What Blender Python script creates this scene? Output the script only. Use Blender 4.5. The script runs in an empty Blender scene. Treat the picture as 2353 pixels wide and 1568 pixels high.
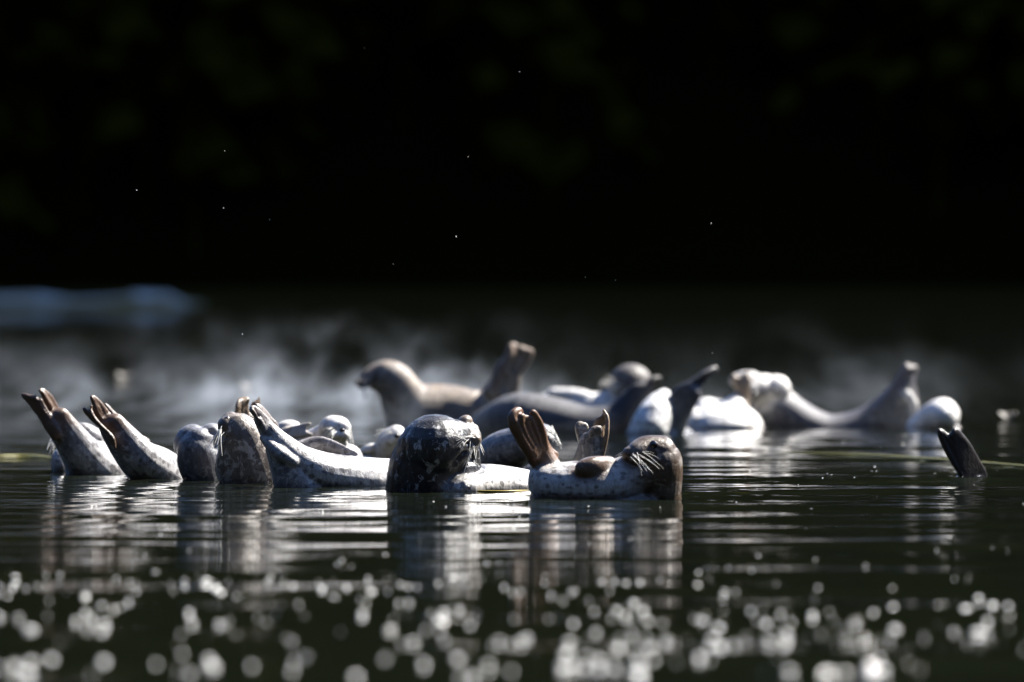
import bpy, math, random
import numpy as np
from mathutils import Vector, Matrix
from mathutils.kdtree import KDTree

random.seed(11); rng = np.random.default_rng(11)
SC = bpy.context.scene
COL = SC.collection

# ---------------------------------------------------------------- camera
CAM_H, FOCUS = 0.90, 31.0
HALF = 1176.5
HZ = 600.0                      # horizon row in the 2353 px wide photograph
PXM = 603.0 * 30.0              # photo pixels per metre at 1 m
cam_d = bpy.data.cameras.new('camera')
cam_d.sensor_width = 36.0
cam_d.lens = 36.0 * PXM / 2353.0
cam_d.clip_end = 6000; cam_d.clip_start = 0.5
cam_d.dof.use_dof = True
cam_d.dof.focus_distance = FOCUS
cam_d.dof.aperture_fstop = 2.6
cam_d.dof.aperture_blades = 0
cam = bpy.data.objects.new('camera', cam_d); COL.objects.link(cam)
cam.location = (0, 0, CAM_H)
cam.rotation_euler = (math.radians(90) - math.atan((784 - HZ) / PXM), 0, 0)
SC.camera = cam

# ---------------------------------------------------------------- light
SUN_EL, SUN_AZ = math.radians(46), math.radians(55)      # azimuth from +Y (away from the camera) towards +X
sun_dir = Vector((math.cos(SUN_EL) * math.sin(SUN_AZ), math.cos(SUN_EL) * math.cos(SUN_AZ), math.sin(SUN_EL)))
world = bpy.data.worlds.new('World'); SC.world = world; world.use_nodes = True
wn = world.node_tree.nodes; wl = world.node_tree.links
sky = wn.new('ShaderNodeTexSky'); sky.sky_type = 'NISHITA'; sky.sun_disc = False
sky.sun_elevation = SUN_EL; sky.sun_rotation = SUN_AZ
sky.air_density = 0.5; sky.dust_density = 0.1; sky.ozone_density = 6.0
wn['Background'].inputs['Strength'].default_value = 0.085
wl.new(sky.outputs[0], wn['Background'].inputs['Color'])
sd = bpy.data.lights.new('sun', 'SUN'); sd.energy = 5.0; sd.angle = math.radians(0.5); sd.color = (1.0, 0.95, 0.87)
sun = bpy.data.objects.new('sun', sd); COL.objects.link(sun)
sun.location = (30, 30, 60); sun.rotation_euler = sun_dir.to_track_quat('Z', 'Y').to_euler()

SC.view_settings.view_transform = 'Standard'; SC.view_settings.look = 'None'
SC.view_settings.exposure = 2.1; SC.view_settings.gamma = 1.0; SC.view_settings.use_curve_mapping = False
cy = SC.cycles
cy.use_denoising = True
cy.max_bounces = 8; cy.diffuse_bounces = 1; cy.glossy_bounces = 4; cy.transmission_bounces = 2; cy.volume_bounces = 0
cy.caustics_reflective = False; cy.caustics_refractive = False
cy.use_adaptive_sampling = True; cy.adaptive_threshold = 0.004
cy.volume_step_rate = 1.0; cy.volume_max_steps = 128

# ---------------------------------------------------------------- helpers
def S(D): return PXM / D
def W(px, py, D): return np.array([(px - HALF) / S(D), D, CAM_H - (py - HZ) / S(D)])
def waterline(py): return 16281.0 / (py - HZ)

def tag(o, label=None, cat=None, group=None, kind=None):
    if label: o['label'] = label
    if cat: o['category'] = cat
    if group: o['group'] = group
    if kind: o['kind'] = kind
    return o

def mesh_obj(name, verts, faces, mat, parent=None, smooth=True):
    me = bpy.data.meshes.new(name)
    me.from_pydata([tuple(v) for v in verts], [], [tuple(f) for f in faces]); me.update()
    if smooth: me.polygons.foreach_set('use_smooth', [True] * len(me.polygons))
    o = bpy.data.objects.new(name, me); COL.objects.link(o)
    if mat: me.materials.append(mat)
    if parent: o.parent = parent
    return o

class NT:
    def __init__(self, name):
        self.m = bpy.data.materials.new(name); self.m.use_nodes = True
        self.t = self.m.node_tree; self.b = self.t.nodes.get('Principled BSDF'); self.out = self.t.nodes.get('Material Output')
    def n(self, typ, **kw):
        x = self.t.nodes.new(typ)
        for k, v in kw.items(): setattr(x, k, v)
        return x
    def l(self, a, b): self.t.links.new(a, b)
    def math(self, op, a, b=None, clamp=False):
        x = self.n('ShaderNodeMath', operation=op); x.use_clamp = clamp
        for i, v in enumerate((a, b)):
            if v is None: continue
            if isinstance(v, (int, float)): x.inputs[i].default_value = v
            else: self.l(v, x.inputs[i])
        return x.outputs[0]
    def mix(self, f, a, b):
        x = self.n('ShaderNodeMix', data_type='RGBA')
        for i, v in ((0, f), (6, a), (7, b)):
            if isinstance(v, (int, float)): x.inputs[i].default_value = v
            elif isinstance(v, tuple): x.inputs[i].default_value = (*v, 1)
            else: self.l(v, x.inputs[i])
        return x.outputs[2]
    def noise(self, vec, scale, detail=3, rough=.5, dist=0.0):
        x = self.n('ShaderNodeTexNoise'); x.inputs['Scale'].default_value = scale; x.inputs['Detail'].default_value = detail
        x.inputs['Roughness'].default_value = rough; x.inputs['Distortion'].default_value = dist
        if vec is not None: self.l(vec, x.inputs['Vector'])
        return x.outputs['Fac']
    def mapping(self, vec, scale=(1, 1, 1), loc=(0, 0, 0), rot=(0, 0, 0)):
        x = self.n('ShaderNodeMapping'); x.inputs['Scale'].default_value = scale; x.inputs['Location'].default_value = loc; x.inputs['Rotation'].default_value = rot
        self.l(vec, x.inputs['Vector']); return x.outputs[0]
    def ramp(self, f, a, b):
        x = self.n('ShaderNodeMapRange'); x.interpolation_type = 'SMOOTHSTEP'
        x.inputs[1].default_value = a; x.inputs[2].default_value = b
        self.l(f, x.inputs[0]); return x.outputs[0]
    def coord(self, which='Object'): return self.n('ShaderNodeTexCoord').outputs[which]

def plain(name, col, rough=.5, spec=.5, **kw):
    n = NT(name); n.b.inputs['Base Color'].default_value = (*col, 1); n.b.inputs['Roughness'].default_value = rough
    n.b.inputs['Specular IOR Level'].default_value = spec
    for k, v in kw.items(): n.b.inputs[k].default_value = v
    return n.m

def coat(name, pale, dark, skin, mark, mark_amt=.5, mark_scale=26, blotch=.5, rough=.36, seed=0, streak=(1, 1, 1), mark_lo=.53, spot=.62):
    """Seal pelage: attribute 'tone' runs from pale belly to dark back, 'skin' marks bare flipper skin."""
    n = NT(name)
    co = n.mapping(n.coord(), scale=streak, loc=(seed * 3.1, seed * 1.7, seed * .9))
    ta = n.n('ShaderNodeAttribute', attribute_name='tone').outputs['Fac']
    sa = n.n('ShaderNodeAttribute', attribute_name='skin').outputs['Fac']
    n1 = n.noise(co, 11, 4, .6)
    t = n.math('ADD', ta, n.math('MULTIPLY', n.math('SUBTRACT', n1, .5), blotch * 2), clamp=True)
    c = n.mix(t, pale, dark)
    n2 = n.noise(co, mark_scale, 3, .62, .8)
    mk = n.math('MULTIPLY', n.ramp(n2, mark_lo, mark_lo + .07), mark_amt)
    c = n.mix(mk, c, mark)
    vo = n.n('ShaderNodeTexVoronoi'); vo.inputs['Scale'].default_value = mark_scale * 1.25; vo.inputs['Randomness'].default_value = 1.0
    wv = n.n('ShaderNodeVectorMath', operation='ADD'); n.l(co, wv.inputs[0])
    nz = n.n('ShaderNodeTexNoise'); nz.inputs['Scale'].default_value = mark_scale * 2.2; n.l(co, nz.inputs['Vector'])
    sc_ = n.n('ShaderNodeVectorMath', operation='SCALE'); sc_.inputs['Scale'].default_value = .022; n.l(nz.outputs['Color'], sc_.inputs[0]); n.l(sc_.outputs[0], wv.inputs[1]); n.l(wv.outputs[0], vo.inputs['Vector'])
    rad = n.math('SUBTRACT', vo.outputs['Distance'], n.math('MULTIPLY', n.math('SUBTRACT', n.noise(co, 9, 2), .5), .9))
    dk = n.math('MULTIPLY', n.math('SUBTRACT', 1.0, n.ramp(rad, .26, .42)), spot)
    c = n.mix(dk, c, dark)
    # fine hair grain
    g = n.noise(n.mapping(n.coord(), scale=(1, 1, .35)), 210, 2, .6)
    strand = n.noise(n.mapping(n.coord(), scale=(1, 1, .28), rot=(.3, .5, 0)), 60, 4, .7, .6)
    c = n.mix(n.math('MULTIPLY', n.ramp(strand, .46, .64), .32), c, dark)
    c = n.mix(n.math('MULTIPLY', n.math('SUBTRACT', g, .35, True), .8), c, dark)
    sk = n.mix(n.noise(co, 30, 3, .6), skin, tuple(x * .55 for x in skin))
    c = n.mix(sa, c, sk)
    sz = n.n('ShaderNodeSeparateXYZ'); n.l(n.coord(), sz.inputs[0])
    zz = n.math('ADD', sz.outputs[2], n.math('MULTIPLY', n.math('SUBTRACT', n2, .5), .05))
    wet = n.ramp(n.math('MULTIPLY', zz, -1), -.032, -.006)                 # soaked fur just above the water
    c = n.mix(n.math('MULTIPLY', wet, .55), c, dark)
    n.l(c, n.b.inputs['Base Color'])
    r = n.math('SUBTRACT', n.math('ADD', n.math('MULTIPLY', n1, .22), rough - .1), n.math('MULTIPLY', wet, .2), True)
    n.l(r, n.b.inputs['Roughness'])
    n.b.inputs['Specular IOR Level'].default_value = .36
    n.b.inputs['Sheen Weight'].default_value = .02
    bp = n.n('ShaderNodeBump'); bp.inputs['Strength'].default_value = .55; bp.inputs['Distance'].default_value = .005
    hgt = n.math('ADD', n.math('ADD', n.math('MULTIPLY', g, .6), n.math('MULTIPLY', strand, .9)), n.math('MULTIPLY', n.noise(co, 38, 3, .6), .7))
    n.l(hgt, bp.inputs['Height']); n.l(bp.outputs[0], n.b.inputs['Normal'])
    return n.m

M_whisk = plain('whisker_hair', (.82, .80, .75), .35)
M_eye = plain('eye_wet', (.006, .005, .005), .06, .6)
M_nose = plain('nose_skin', (.014, .012, .012), .3, .5)
M_claw = plain('claw_horn', (.03, .025, .02), .35)

# ---------------------------------------------------------------- water, hillside
def axis(lo, hi, step, far_lo, far_hi, grow=1.16):
    a = list(np.arange(lo, hi + 1e-6, step))
    s = step
    while a[-1] < far_hi: s *= grow; a.append(a[-1] + s)
    s = step
    while a[0] > far_lo: s *= grow; a.insert(0, a[0] - s)
    return np.array(a)

def waves():
    w = []
    r = np.random.default_rng(5)
    for k in range(60):
        lam = math.exp(r.uniform(math.log(.20), math.log(2.6)))
        th = math.radians(r.normal(0, 26))
        kx, ky = math.sin(th) * 2 * math.pi / lam, math.cos(th) * 2 * math.pi / lam
        w.append((lam, kx, ky, r.uniform(0, 6.283)))
    return w
WAVES = waves()
RINGS = []
def water_h(X, Y):
    z = np.zeros_like(X)
    near = 1 / (1 + np.exp(-(Y - 25.5) / 1.1))              # finer chop close round the seals
    far = 1 / (1 + np.exp((Y - 62) / 6))
    pat = .65 + .35 * np.sin(X * .9 + np.sin(Y * .5) * 1.3) * np.sin(Y * .8 + 1.1 * np.sin(X * .45))
    for lam, kx, ky, ph in WAVES:
        A = .0026 * lam / 6.283
        if lam < .55: A = A * (.2 + 1.6 * near) * pat
        elif lam < 1.1: A = A * (.55 + .45 * near)
        else: A = A * .75
        z += A * np.cos(kx * X + ky * Y + ph)
    for cx, cy_, a, lam in RINGS:
        d = np.hypot(X - cx, Y - cy_)
        z += a * np.exp(-((d - .35) / .9) ** 2) * np.cos(d * 6.283 / lam)
    z = z * far
    for x0, x1, y0, y1, amp, lam, ph in RIFFLES:               # short steep chop where the wind or a bar ruffles the far water
        def win(v, a, b, s_): return 1 / (1 + np.exp(-(v - a) / s_)) / (1 + np.exp((v - b) / s_))
        Yw = Y + .22 * np.sin(X * .8 + ph) + .12 * np.sin(X * 2.1 + ph * 2)
        z += amp * win(X, x0, x1, .12) * win(Y + .7 * np.sin(X * .9 + ph), y0, y1, .8) * (np.cos(Yw * 6.283 / lam) + .35 * np.cos(Yw * 6.283 / lam * 1.7 + X * .6 + ph))
    return z
RIFFLES = [(-60, -9.1, 149, 159, .22, 2.3, .3), (-8.95, -8.35, 148, 160, .22, 2.3, .3), (-8.15, -6.6, 150, 163, .22, 2.3, .3)]

RINGS += [(.35, 29.9, .0018, .17), (-.3, 30.7, .0017, .19), (-1.75, 33.0, .0019, .2), (1.78, 32.8, .0018, .16), (-.75, 31.4, .0016, .18), (-1.0, 31.5, .0015, .15), (-1.32, 32.5, .0015, .17), (.55, 29.7, .0016, .13)]
xs = axis(-4.2, 4.2, .075, -420, 420, 1.22)
ys = np.concatenate([axis(14, 36, .034, -120, 36, 1.25), axis(36.06, 64, .065, 36.05, 268, 1.08), np.arange(92, 114, .3), np.arange(126, 240, .30)])
ys = np.unique(np.round(ys, 5))
XX, YY = np.meshgrid(xs, ys)
ZZ = water_h(XX, YY)
nx, ny = len(xs), len(ys)
wv = np.stack([XX.ravel(), YY.ravel(), ZZ.ravel()], 1)
ii = np.arange((ny - 1) * (nx - 1)); r0 = ii // (nx - 1); c0 = ii % (nx - 1); a0 = r0 * nx + c0
wf = np.stack([a0, a0 + 1, a0 + nx + 1, a0 + nx], 1)
me = bpy.data.meshes.new('water')
me.vertices.add(len(wv)); me.vertices.foreach_set('co', wv.ravel())
me.loops.add(len(wf) * 4); me.loops.foreach_set('vertex_index', wf.ravel())
me.polygons.add(len(wf)); me.polygons.foreach_set('loop_start', np.arange(len(wf)) * 4)
me.polygons.foreach_set('use_smooth', np.ones(len(wf), bool)); me.update(calc_edges=True); me.validate()
n = NT('lake_water')
n.b.inputs['Base Color'].default_value = (.0066, .0086, .0054, 1)
n.b.inputs['IOR'].default_value = 1.333
co = n.coord()
n.b.inputs['Roughness'].default_value = .025
bp = n.n('ShaderNodeBump'); bp.inputs['Strength'].default_value = .10; bp.inputs['Distance'].default_value = .006
n.l(n.noise(n.mapping(co, scale=(1.0, 2.2, 1)), 5.5, 3, .5), bp.inputs['Height']); n.l(bp.outputs[0], n.b.inputs['Normal'])
me.materials.append(n.m)
water = bpy.data.objects.new('water', me); COL.objects.link(water)
tag(water, kind='structure', label='dark rippled lake water')

# ground sheet out to the horizon, under the lake
gm = NT('lake_bed'); c = gm.mix(gm.noise(gm.coord(), .05, 4), (.05, .045, .03), (.03, .035, .02)); gm.l(c, gm.b.inputs['Base Color']); gm.b.inputs['Roughness'].default_value = .9
g = mesh_obj('ground', [(-4000, -3000, -4), (4000, -3000, -4), (4000, 5000, -4), (-4000, 5000, -4)], [(0, 1, 2, 3)], gm.m); tag(g, kind='structure')

# steep wooded lake slopes; near and side ones unseen, added to block sky fill
LX, LY0, LY1 = 170.0, -46.0, 262.0
def lake_out(x, y):
    """distance outside the lake shore and how far the place lies on the far (north) side"""
    dx = max(abs(x) - LX - 9 * math.sin(y * .023), 0); dy0 = max(LY0 + 6 * math.sin(x * .03) - y, 0)
    dy1 = max(y - LY1 - 10 * math.sin(x * .013) - 5 * math.sin(x * .041 + 1), 0)
    return math.hypot(dx, dy0 + dy1), dy1 / (dx + dy0 + dy1 + 1e-6)
def hill_h(x, y):
    d, nth = lake_out(x, y)
    if d <= 0: return -3.5
    top = 100 - 60 * nth + 14 * math.sin(x * .006 + .8) + 8 * math.sin(x * .021 + y * .017)
    return min(top + .05 * d, -2.4 + (1.15 + .3 * nth) * d + 2.0 * math.sin(x * .07 + y * .05))
hv, hf = [], []
hx = sorted(set(list(range(-700, -360, 34)) + list(range(-360, 361, 9)) + list(range(380, 720, 34))))
hy = list(np.concatenate([np.arange(-620, -200, 40), np.arange(-200, -40, 6), np.arange(-40, 244, 12), np.arange(250, 400, 5), np.arange(400, 1500, 60)]))
for y in hy:
    for x in hx: hv.append((x, y, hill_h(x, y)))
for j in range(len(hy) - 1):
    for i in range(len(hx) - 1):
        a = j * len(hx) + i; hf.append((a, a + 1, a + len(hx) + 1, a + len(hx)))
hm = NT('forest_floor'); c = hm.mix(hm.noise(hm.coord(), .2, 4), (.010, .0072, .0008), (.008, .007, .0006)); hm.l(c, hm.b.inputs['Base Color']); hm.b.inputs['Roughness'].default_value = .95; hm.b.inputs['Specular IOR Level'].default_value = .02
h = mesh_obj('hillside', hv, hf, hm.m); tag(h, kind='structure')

# far-off wood on the slopes: trunks and leaf clumps as one mass
fv, ff = [], []
def far_trees(T):
    for x, y, z, H, conifer in T:
        k = len(fv)
        for q in range(5): fv.append((x + .35 * math.cos(q * 1.257), y + .35 * math.sin(q * 1.257), z - 1.0))
        fv.append((x, y, z + H * .85))
        for q in range(5): ff.append((k + q, k + (q + 1) % 5, k + 5))
        nl = 150 if H > 24 else 56
        t = rng.uniform(.04, 1, nl) if conifer else rng.uniform(.1, 1, nl)
        Rr = H * .2 * (1.03 - t) if conifer else H * .3 * np.sqrt(np.maximum(.02, 1 - ((t - .55) / .5) ** 2))
        ph = rng.uniform(0, 6.283, nl); rr = Rr * np.sqrt(rng.uniform(.25, 1, nl))
        C = np.stack([x + rr * np.cos(ph), y + rr * np.sin(ph), z + H * t], 1); r = rng.uniform(.6, 1.3, nl)[:, None] * min(H, 20) / 19
        N = np.stack([np.cos(ph), np.sin(ph), np.full(nl, .8)], 1) + rng.normal(0, .5, (nl, 3)); N /= np.linalg.norm(N, axis=1)[:, None]
        U = np.cross(N, [.3, .2, 1]); U /= np.linalg.norm(U, axis=1)[:, None] + 1e-9; V = np.cross(N, U)
        a = rng.uniform(.7, 1.3, (nl, 4))
        Q = np.stack([C + U * r * a[:, :1], C + V * r * a[:, 1:2] * .8, C - U * r * a[:, 2:3], C - V * r * a[:, 3:4] * .8], 1).reshape(-1, 3)
        k = len(fv); fv.extend(map(tuple, Q)); ff.extend((k + 4 * q, k + 4 * q + 1, k + 4 * q + 2, k + 4 * q + 3) for q in range(nl))
TR = []
while len(TR) < 2200:
    k = len(TR)
    if k < 460: x, y = rng.uniform(-60, 120), rng.uniform(258, 282)
    elif k < 1400: x, y = rng.uniform(-300, 300), rng.uniform(255, 370)
    else: x, y = rng.uniform(-270, 270), rng.uniform(-150, 260)  # unseen trees behind the camera and at the sides, added against sky fill
    d, nth = lake_out(x, y)
    if d < 2.2 or d > 105: continue
    TR.append((x, y, max(hill_h(x, y), -1), rng.uniform(24.5, 30) if k < 460 else rng.uniform(13, 24), rng.uniform() < .55))
far_trees(TR)
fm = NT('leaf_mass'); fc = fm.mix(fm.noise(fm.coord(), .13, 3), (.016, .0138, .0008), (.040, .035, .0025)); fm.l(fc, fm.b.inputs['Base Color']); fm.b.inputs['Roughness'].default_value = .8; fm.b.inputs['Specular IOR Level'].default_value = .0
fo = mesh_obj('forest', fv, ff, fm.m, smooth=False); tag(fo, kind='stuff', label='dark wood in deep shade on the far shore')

# ---------------------------------------------------------------- seal builder
def catmull(P, sub):
    P = np.array(P, float); n_ = len(P)
    if n_ == 2:
        return np.array([P[0] + (P[1] - P[0]) * t for t in np.linspace(0, 1, sub + 1)])
    Q = np.vstack([2 * P[0] - P[1], P, 2 * P[-1] - P[-2]]); out = []
    for i in range(1, n_):
        p0, p1, p2, p3 = Q[i - 1], Q[i], Q[i + 1], Q[i + 2]
        for t in np.linspace(0, 1, sub, endpoint=False):
            out.append(.5 * ((2 * p1) + (-p0 + p2) * t + (2 * p0 - 5 * p1 + 4 * p2 - p3) * t * t + (-p0 + 3 * p1 - 3 * p2 + p3) * t ** 3))
    out.append(P[-1]); return np.array(out)

class Seal:
    def __init__(self, D, voxel=.006):
        self.D = D; self.vox = voxel; self.v = []; self.f = []; self.tone = []; self.skin = []
        self.dents = []; self.paints = []; self.extra = []
    def w(self, p):
        return W(p[0], p[1], self.D + (p[2] if len(p) > 2 else 0))
    def _add(self, verts, faces, tone, skin):
        k = len(self.v); self.v.extend(verts); self.f.extend([tuple(i + k for i in f) for f in faces])
        self.tone.extend(tone if hasattr(tone, '__len__') else [tone] * len(verts)); self.skin.extend([skin] * len(verts))
    def tube(self, pts, tone=.4, skin=0., ref=(0, 1, 0), n=18, sub=5, world=False, cap=.8):
        """pts: (px, py, dD, radius across, radius in depth [, tone]) in photo pixels at the seal's own distance."""
        s = S(self.D); rows = []
        for p in pts:
            q = p[:3] if world else self.w(p[:3])
            r = (p[3], p[4]) if world else (p[3] / s, p[4] / s)
            rows.append([*q, *r, p[5] if len(p) > 5 else tone])
        R = catmull(rows, sub)
        def ext(R, i, j):
            d = R[i, :3] - R[j, :3]; d /= np.linalg.norm(d) + 1e-9
            r = min(R[i, 3], R[i, 4]) if R[i, 3] > 2.5 * R[i, 4] else (R[i, 3] + R[i, 4]) / 2
            rs = []
            for a in (.35, .65, .88):
                q = R[i].copy(); q[:3] += d * r * cap * a; q[3:5] *= math.sqrt(1 - a * a); rs.append(q)
            tip = R[i, :3] + d * r * cap
            return rs, tip
        e0, t0 = ext(R, 0, 1); e1, t1 = ext(R, -1, -2)
        R = np.vstack([e0[::-1], R, e1]); m = len(R)
        verts, tn = [], []
        for i in range(m):
            t = R[min(i + 1, m - 1), :3] - R[max(i - 1, 0), :3]; t /= np.linalg.norm(t) + 1e-9
            d = np.array(ref, float); d -= t * d.dot(t); d /= np.linalg.norm(d) + 1e-9; u = np.cross(t, d)
            for k in range(n):
                a = 2 * math.pi * k / n
                verts.append(R[i, :3] + u * max(R[i, 3], 1e-4) * math.cos(a) + d * max(R[i, 4], 1e-4) * math.sin(a)); tn.append(R[i, 5])
        faces = []
        for i in range(m - 1):
            for k in range(n): faces.append((i * n + k, i * n + (k + 1) % n, (i + 1) * n + (k + 1) % n, (i + 1) * n + k))
        verts += [t0, t1]; tn += [R[0, 5], R[-1, 5]]
        for k in range(n): faces.append((m * n, (k + 1) % n, k)); faces.append((m * n + 1, (m - 1) * n + k, (m - 1) * n + (k + 1) % n))
        self._add(verts, faces, tn, skin)
    def ball(self, p, rx, ry, rz, rot=0, yaw=0, tone=.4, skin=0.):
        s = S(self.D); c = self.w(p)
        Rm = np.array(Matrix.Rotation(math.radians(yaw), 3, 'Z') @ Matrix.Rotation(math.radians(-rot), 3, 'Y'))
        nu, nv = 16, 10; verts, faces = [], []
        for i in range(1, nv):
            for k in range(nu):
                th, ph = math.pi * i / nv, 2 * math.pi * k / nu
                verts.append(c + Rm @ np.array([rx / s * math.sin(th) * math.cos(ph), ry / s * math.sin(th) * math.sin(ph), rz / s * math.cos(th)]))
        for i in range(nv - 2):
            for k in range(nu): faces.append((i * nu + k, (i + 1) * nu + k, (i + 1) * nu + (k + 1) % nu, i * nu + (k + 1) % nu))
        verts += [c + Rm @ np.array([0, 0, rz / s]), c - Rm @ np.array([0, 0, rz / s])]; t = (nv - 1) * nu
        for k in range(nu): faces.append((t, k, (k + 1) % nu)); faces.append((t + 1, (nv - 2) * nu + (k + 1) % nu, (nv - 2) * nu + k))
        self._add(verts, faces, tone, skin)
    def flipper(self, base, tip, wvec, wb, wt, th, lens=(1, .9, .84, .9, 1), curl=0., tone=.7, skin=1., gap=1.0, claws=False):
        """five webbed digits; wvec = (x, up, away) direction of the width, widths and thickness in photo pixels"""
        s = S(self.D); B, T = self.w(base), self.w(tip); a = T - B; L = np.linalg.norm(a); a /= L
        wv_ = np.array([wvec[0], wvec[2], wvec[1]], float); wv_ -= a * a.dot(wv_); wv_ /= np.linalg.norm(wv_); nr = np.cross(a, wv_)
        wb, wt, th, cu = wb / s, wt / s, th / s, curl / s
        def P(sv, t): return B + a * L * t + wv_ * sv * (wb + (wt - wb) * min(1, t * 1.1)) * .82 + nr * cu * t * t + nr * (.12 * wt * (1 - sv * sv)) * t
        k = len(lens)
        for i, ln in enumerate(lens):
            sv = -1 + 2 * i / (k - 1); big = 1.25 if i in (0, k - 1) else 1.0
            dw0, dw1 = wb / k * 1.25, wt / k * 1.12 * big * gap
            pts = [(*P(sv * .7, -.05), dw0, th * 1.2, tone), (*P(sv * .9, ln * .45), (dw0 + dw1) / 2, th * 1.05, tone), (*P(sv, ln * .8), dw1, th, tone), (*P(sv, ln * .96), dw1 * .8, th * .8, tone), (*P(sv, ln * 1.03), dw1 * .38, th * .5, tone)]
            self.tube(pts, tone, skin, ref=tuple(nr), n=10, sub=4, world=True)
            if claws:
                e = P(sv, ln * .97) + nr * th * .7; self.extra.append(('claw', e, a))
        mn = min(lens) * .93
        pts = [(*P(0, -.1), wb * .95, th * 1.5, tone), (*P(0, .4 * mn), wb * .5 + wt * .4, th * .9, tone), (*P(0, mn * .9), wt * .85, th * .62, tone), (*P(0, mn), wt * .8, th * .5, tone)]
        self.tube(pts, tone, skin, ref=tuple(nr), n=16, sub=4, world=True, cap=.4)
    def pad(self, outline, dd, th, ax=0., ay=0., curl=0., tone=.8, skin=1., puff=.75):
        """a webbed flipper blade: its edge in photo points, thick in the middle, leaning and curling in depth (metres per photo pixel)"""
        O = catmull(list(map(lambda q: (q[0], q[1], 0), outline)) + [(*outline[0], 0)], 3)[:-1, :2]
        c = O.mean(0); w_ = np.abs(O - c).max(0) + 1
        A = .5 * np.sum(O[:, 0] * np.roll(O[:, 1], -1) - np.roll(O[:, 0], -1) * O[:, 1])
        T = np.roll(O, -1, 0) - np.roll(O, 1, 0); T /= np.linalg.norm(T, axis=1)[:, None] + 1e-9
        N = np.stack([T[:, 1], -T[:, 0]], 1) * (1 if A > 0 else -1)
        k = len(O); s_ = S(self.D); vs, fs = [], []
        for ins, off in ((1.0, -1.0), (.0, -.42), (.0, .42), (1.0, 1.0)):
            for q, nn in zip(O, N):
                e = q - nn * th * ins * puff
                d = dd + ax * (q[0] - c[0]) + ay * (q[1] - c[1]) + curl * ((q[0] - c[0]) / w_[0]) ** 2 + off * th / s_
                vs.append(self.w((e[0], e[1], d)))
        for r_ in range(3):
            for i in range(k):
                j = (i + 1) % k; f = (r_ * k + i, r_ * k + j, r_ * k + k + j, r_ * k + k + i); fs.append(f)
        fs.append(tuple(range(3 * k, 4 * k))); fs.append(tuple(range(k - 1, -1, -1)))
        self._add(vs, fs, tone, skin)
    def dent(self, pts, r, amt):           # crease along photo points; amt > 0 pushes in
        P = catmull([self.w(p) for p in pts], 5) if len(pts) > 1 else np.array([self.w(pts[0])])
        self.dents.append((P, r / S(self.D), amt / S(self.D)))
    def paint(self, p, r, val, chan='tone', amt=1.0, hard=.5): self.paints.append((self.w(p), r / S(self.D), val, chan, amt, hard))
    def eye(self, p, r): self.extra.append(('eye', self.w(p), r / S(self.D)))
    def nose(self, p, rx, ry, rz, rot=0): self.extra.append(('nose', self.w(p), np.array([rx, ry, rz]) / S(self.D), rot))
    def whisk(self, root, tip0, tip1, k, sag=6, rs=4, r=1.1):
        for i in range(k):
            t = i / max(1, k - 1); jj = rng.normal(0, 1, 6)
            a = np.array(root, float) + np.array([jj[0] * rs, jj[1] * rs, jj[2] * rs / S(self.D) * .5])
            b = np.array(tip0, float) * (1 - t) + np.array(tip1, float) * t + np.array([jj[3] * 3, jj[4] * 3, 0])
            self.extra.append(('whisker', self.w(a), self.w(b), sag * rng.uniform(.5, 1.4) / S(self.D), r))
    def build(self, mat, label, smooth=2):
        base = np.mean(np.array(self.v), 0); base[2] = 0
        v = np.array(self.v) - base
        src = bpy.data.meshes.new('raw'); src.from_pydata([tuple(x) for x in v], [], self.f); src.update()
        tmp = bpy.data.objects.new('raw', src); COL.objects.link(tmp)
        md = tmp.modifiers.new('r', 'REMESH'); md.mode = 'VOXEL'; md.voxel_size = self.vox
        dg = bpy.context.evaluated_depsgraph_get(); me = bpy.data.meshes.new_from_object(tmp.evaluated_get(dg))
        bpy.data.objects.remove(tmp); bpy.data.meshes.remove(src)
        N = len(me.vertices); P = np.empty(N * 3); me.vertices.foreach_get('co', P); P = P.reshape(-1, 3)
        E = np.empty(len(me.edges) * 2, int); me.edges.foreach_get('vertices', E); E = E.reshape(-1, 2)
        deg = np.bincount(E.ravel(), minlength=N).clip(1)[:, None]
        def avg(X):
            o = np.zeros_like(X)
            for j in range(X.shape[1]):
                o[:, j] = np.bincount(E[:, 0], X[E[:, 1], j], N) + np.bincount(E[:, 1], X[E[:, 0], j], N)
            return o / deg
        for _ in range(smooth):
            P = P + .6 * (avg(P) - P); P = P - .45 * (avg(P) - P) * .5
        me.vertices.foreach_set('co', P.ravel()); me.update()
        if self.dents:
            NR = np.empty(N * 3); me.vertices.foreach_get('normal', NR); NR = NR.reshape(-1, 3)
            off = np.zeros(N)
            for C, r, amt in self.dents:
                C = C - base; d = np.full(N, 1e9)
                for q in C: d = np.minimum(d, np.linalg.norm(P - q, axis=1))
                off += amt * np.exp(-(d / r) ** 2)
            P = P - NR * off[:, None]
            me.vertices.foreach_set('co', P.ravel()); me.update()
        kd = KDTree(len(v))
        for i, q in enumerate(v): kd.insert(q, i)
        kd.balance()
        tone = np.empty(N); skin = np.empty(N); T0, S0 = np.array(self.tone), np.array(self.skin)
        for i in range(N):
            hit = kd.find_n(P[i], 4); ids = [q[1] for q in hit]; wt = np.array([1 / (q[2] + .004) for q in hit]); wt /= wt.sum()
            tone[i] = (T0[ids] * wt).sum(); skin[i] = (S0[ids] * wt).sum()
        ts = np.stack([tone, skin], 1)
        for _ in range(8): ts = avg(ts)
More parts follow.
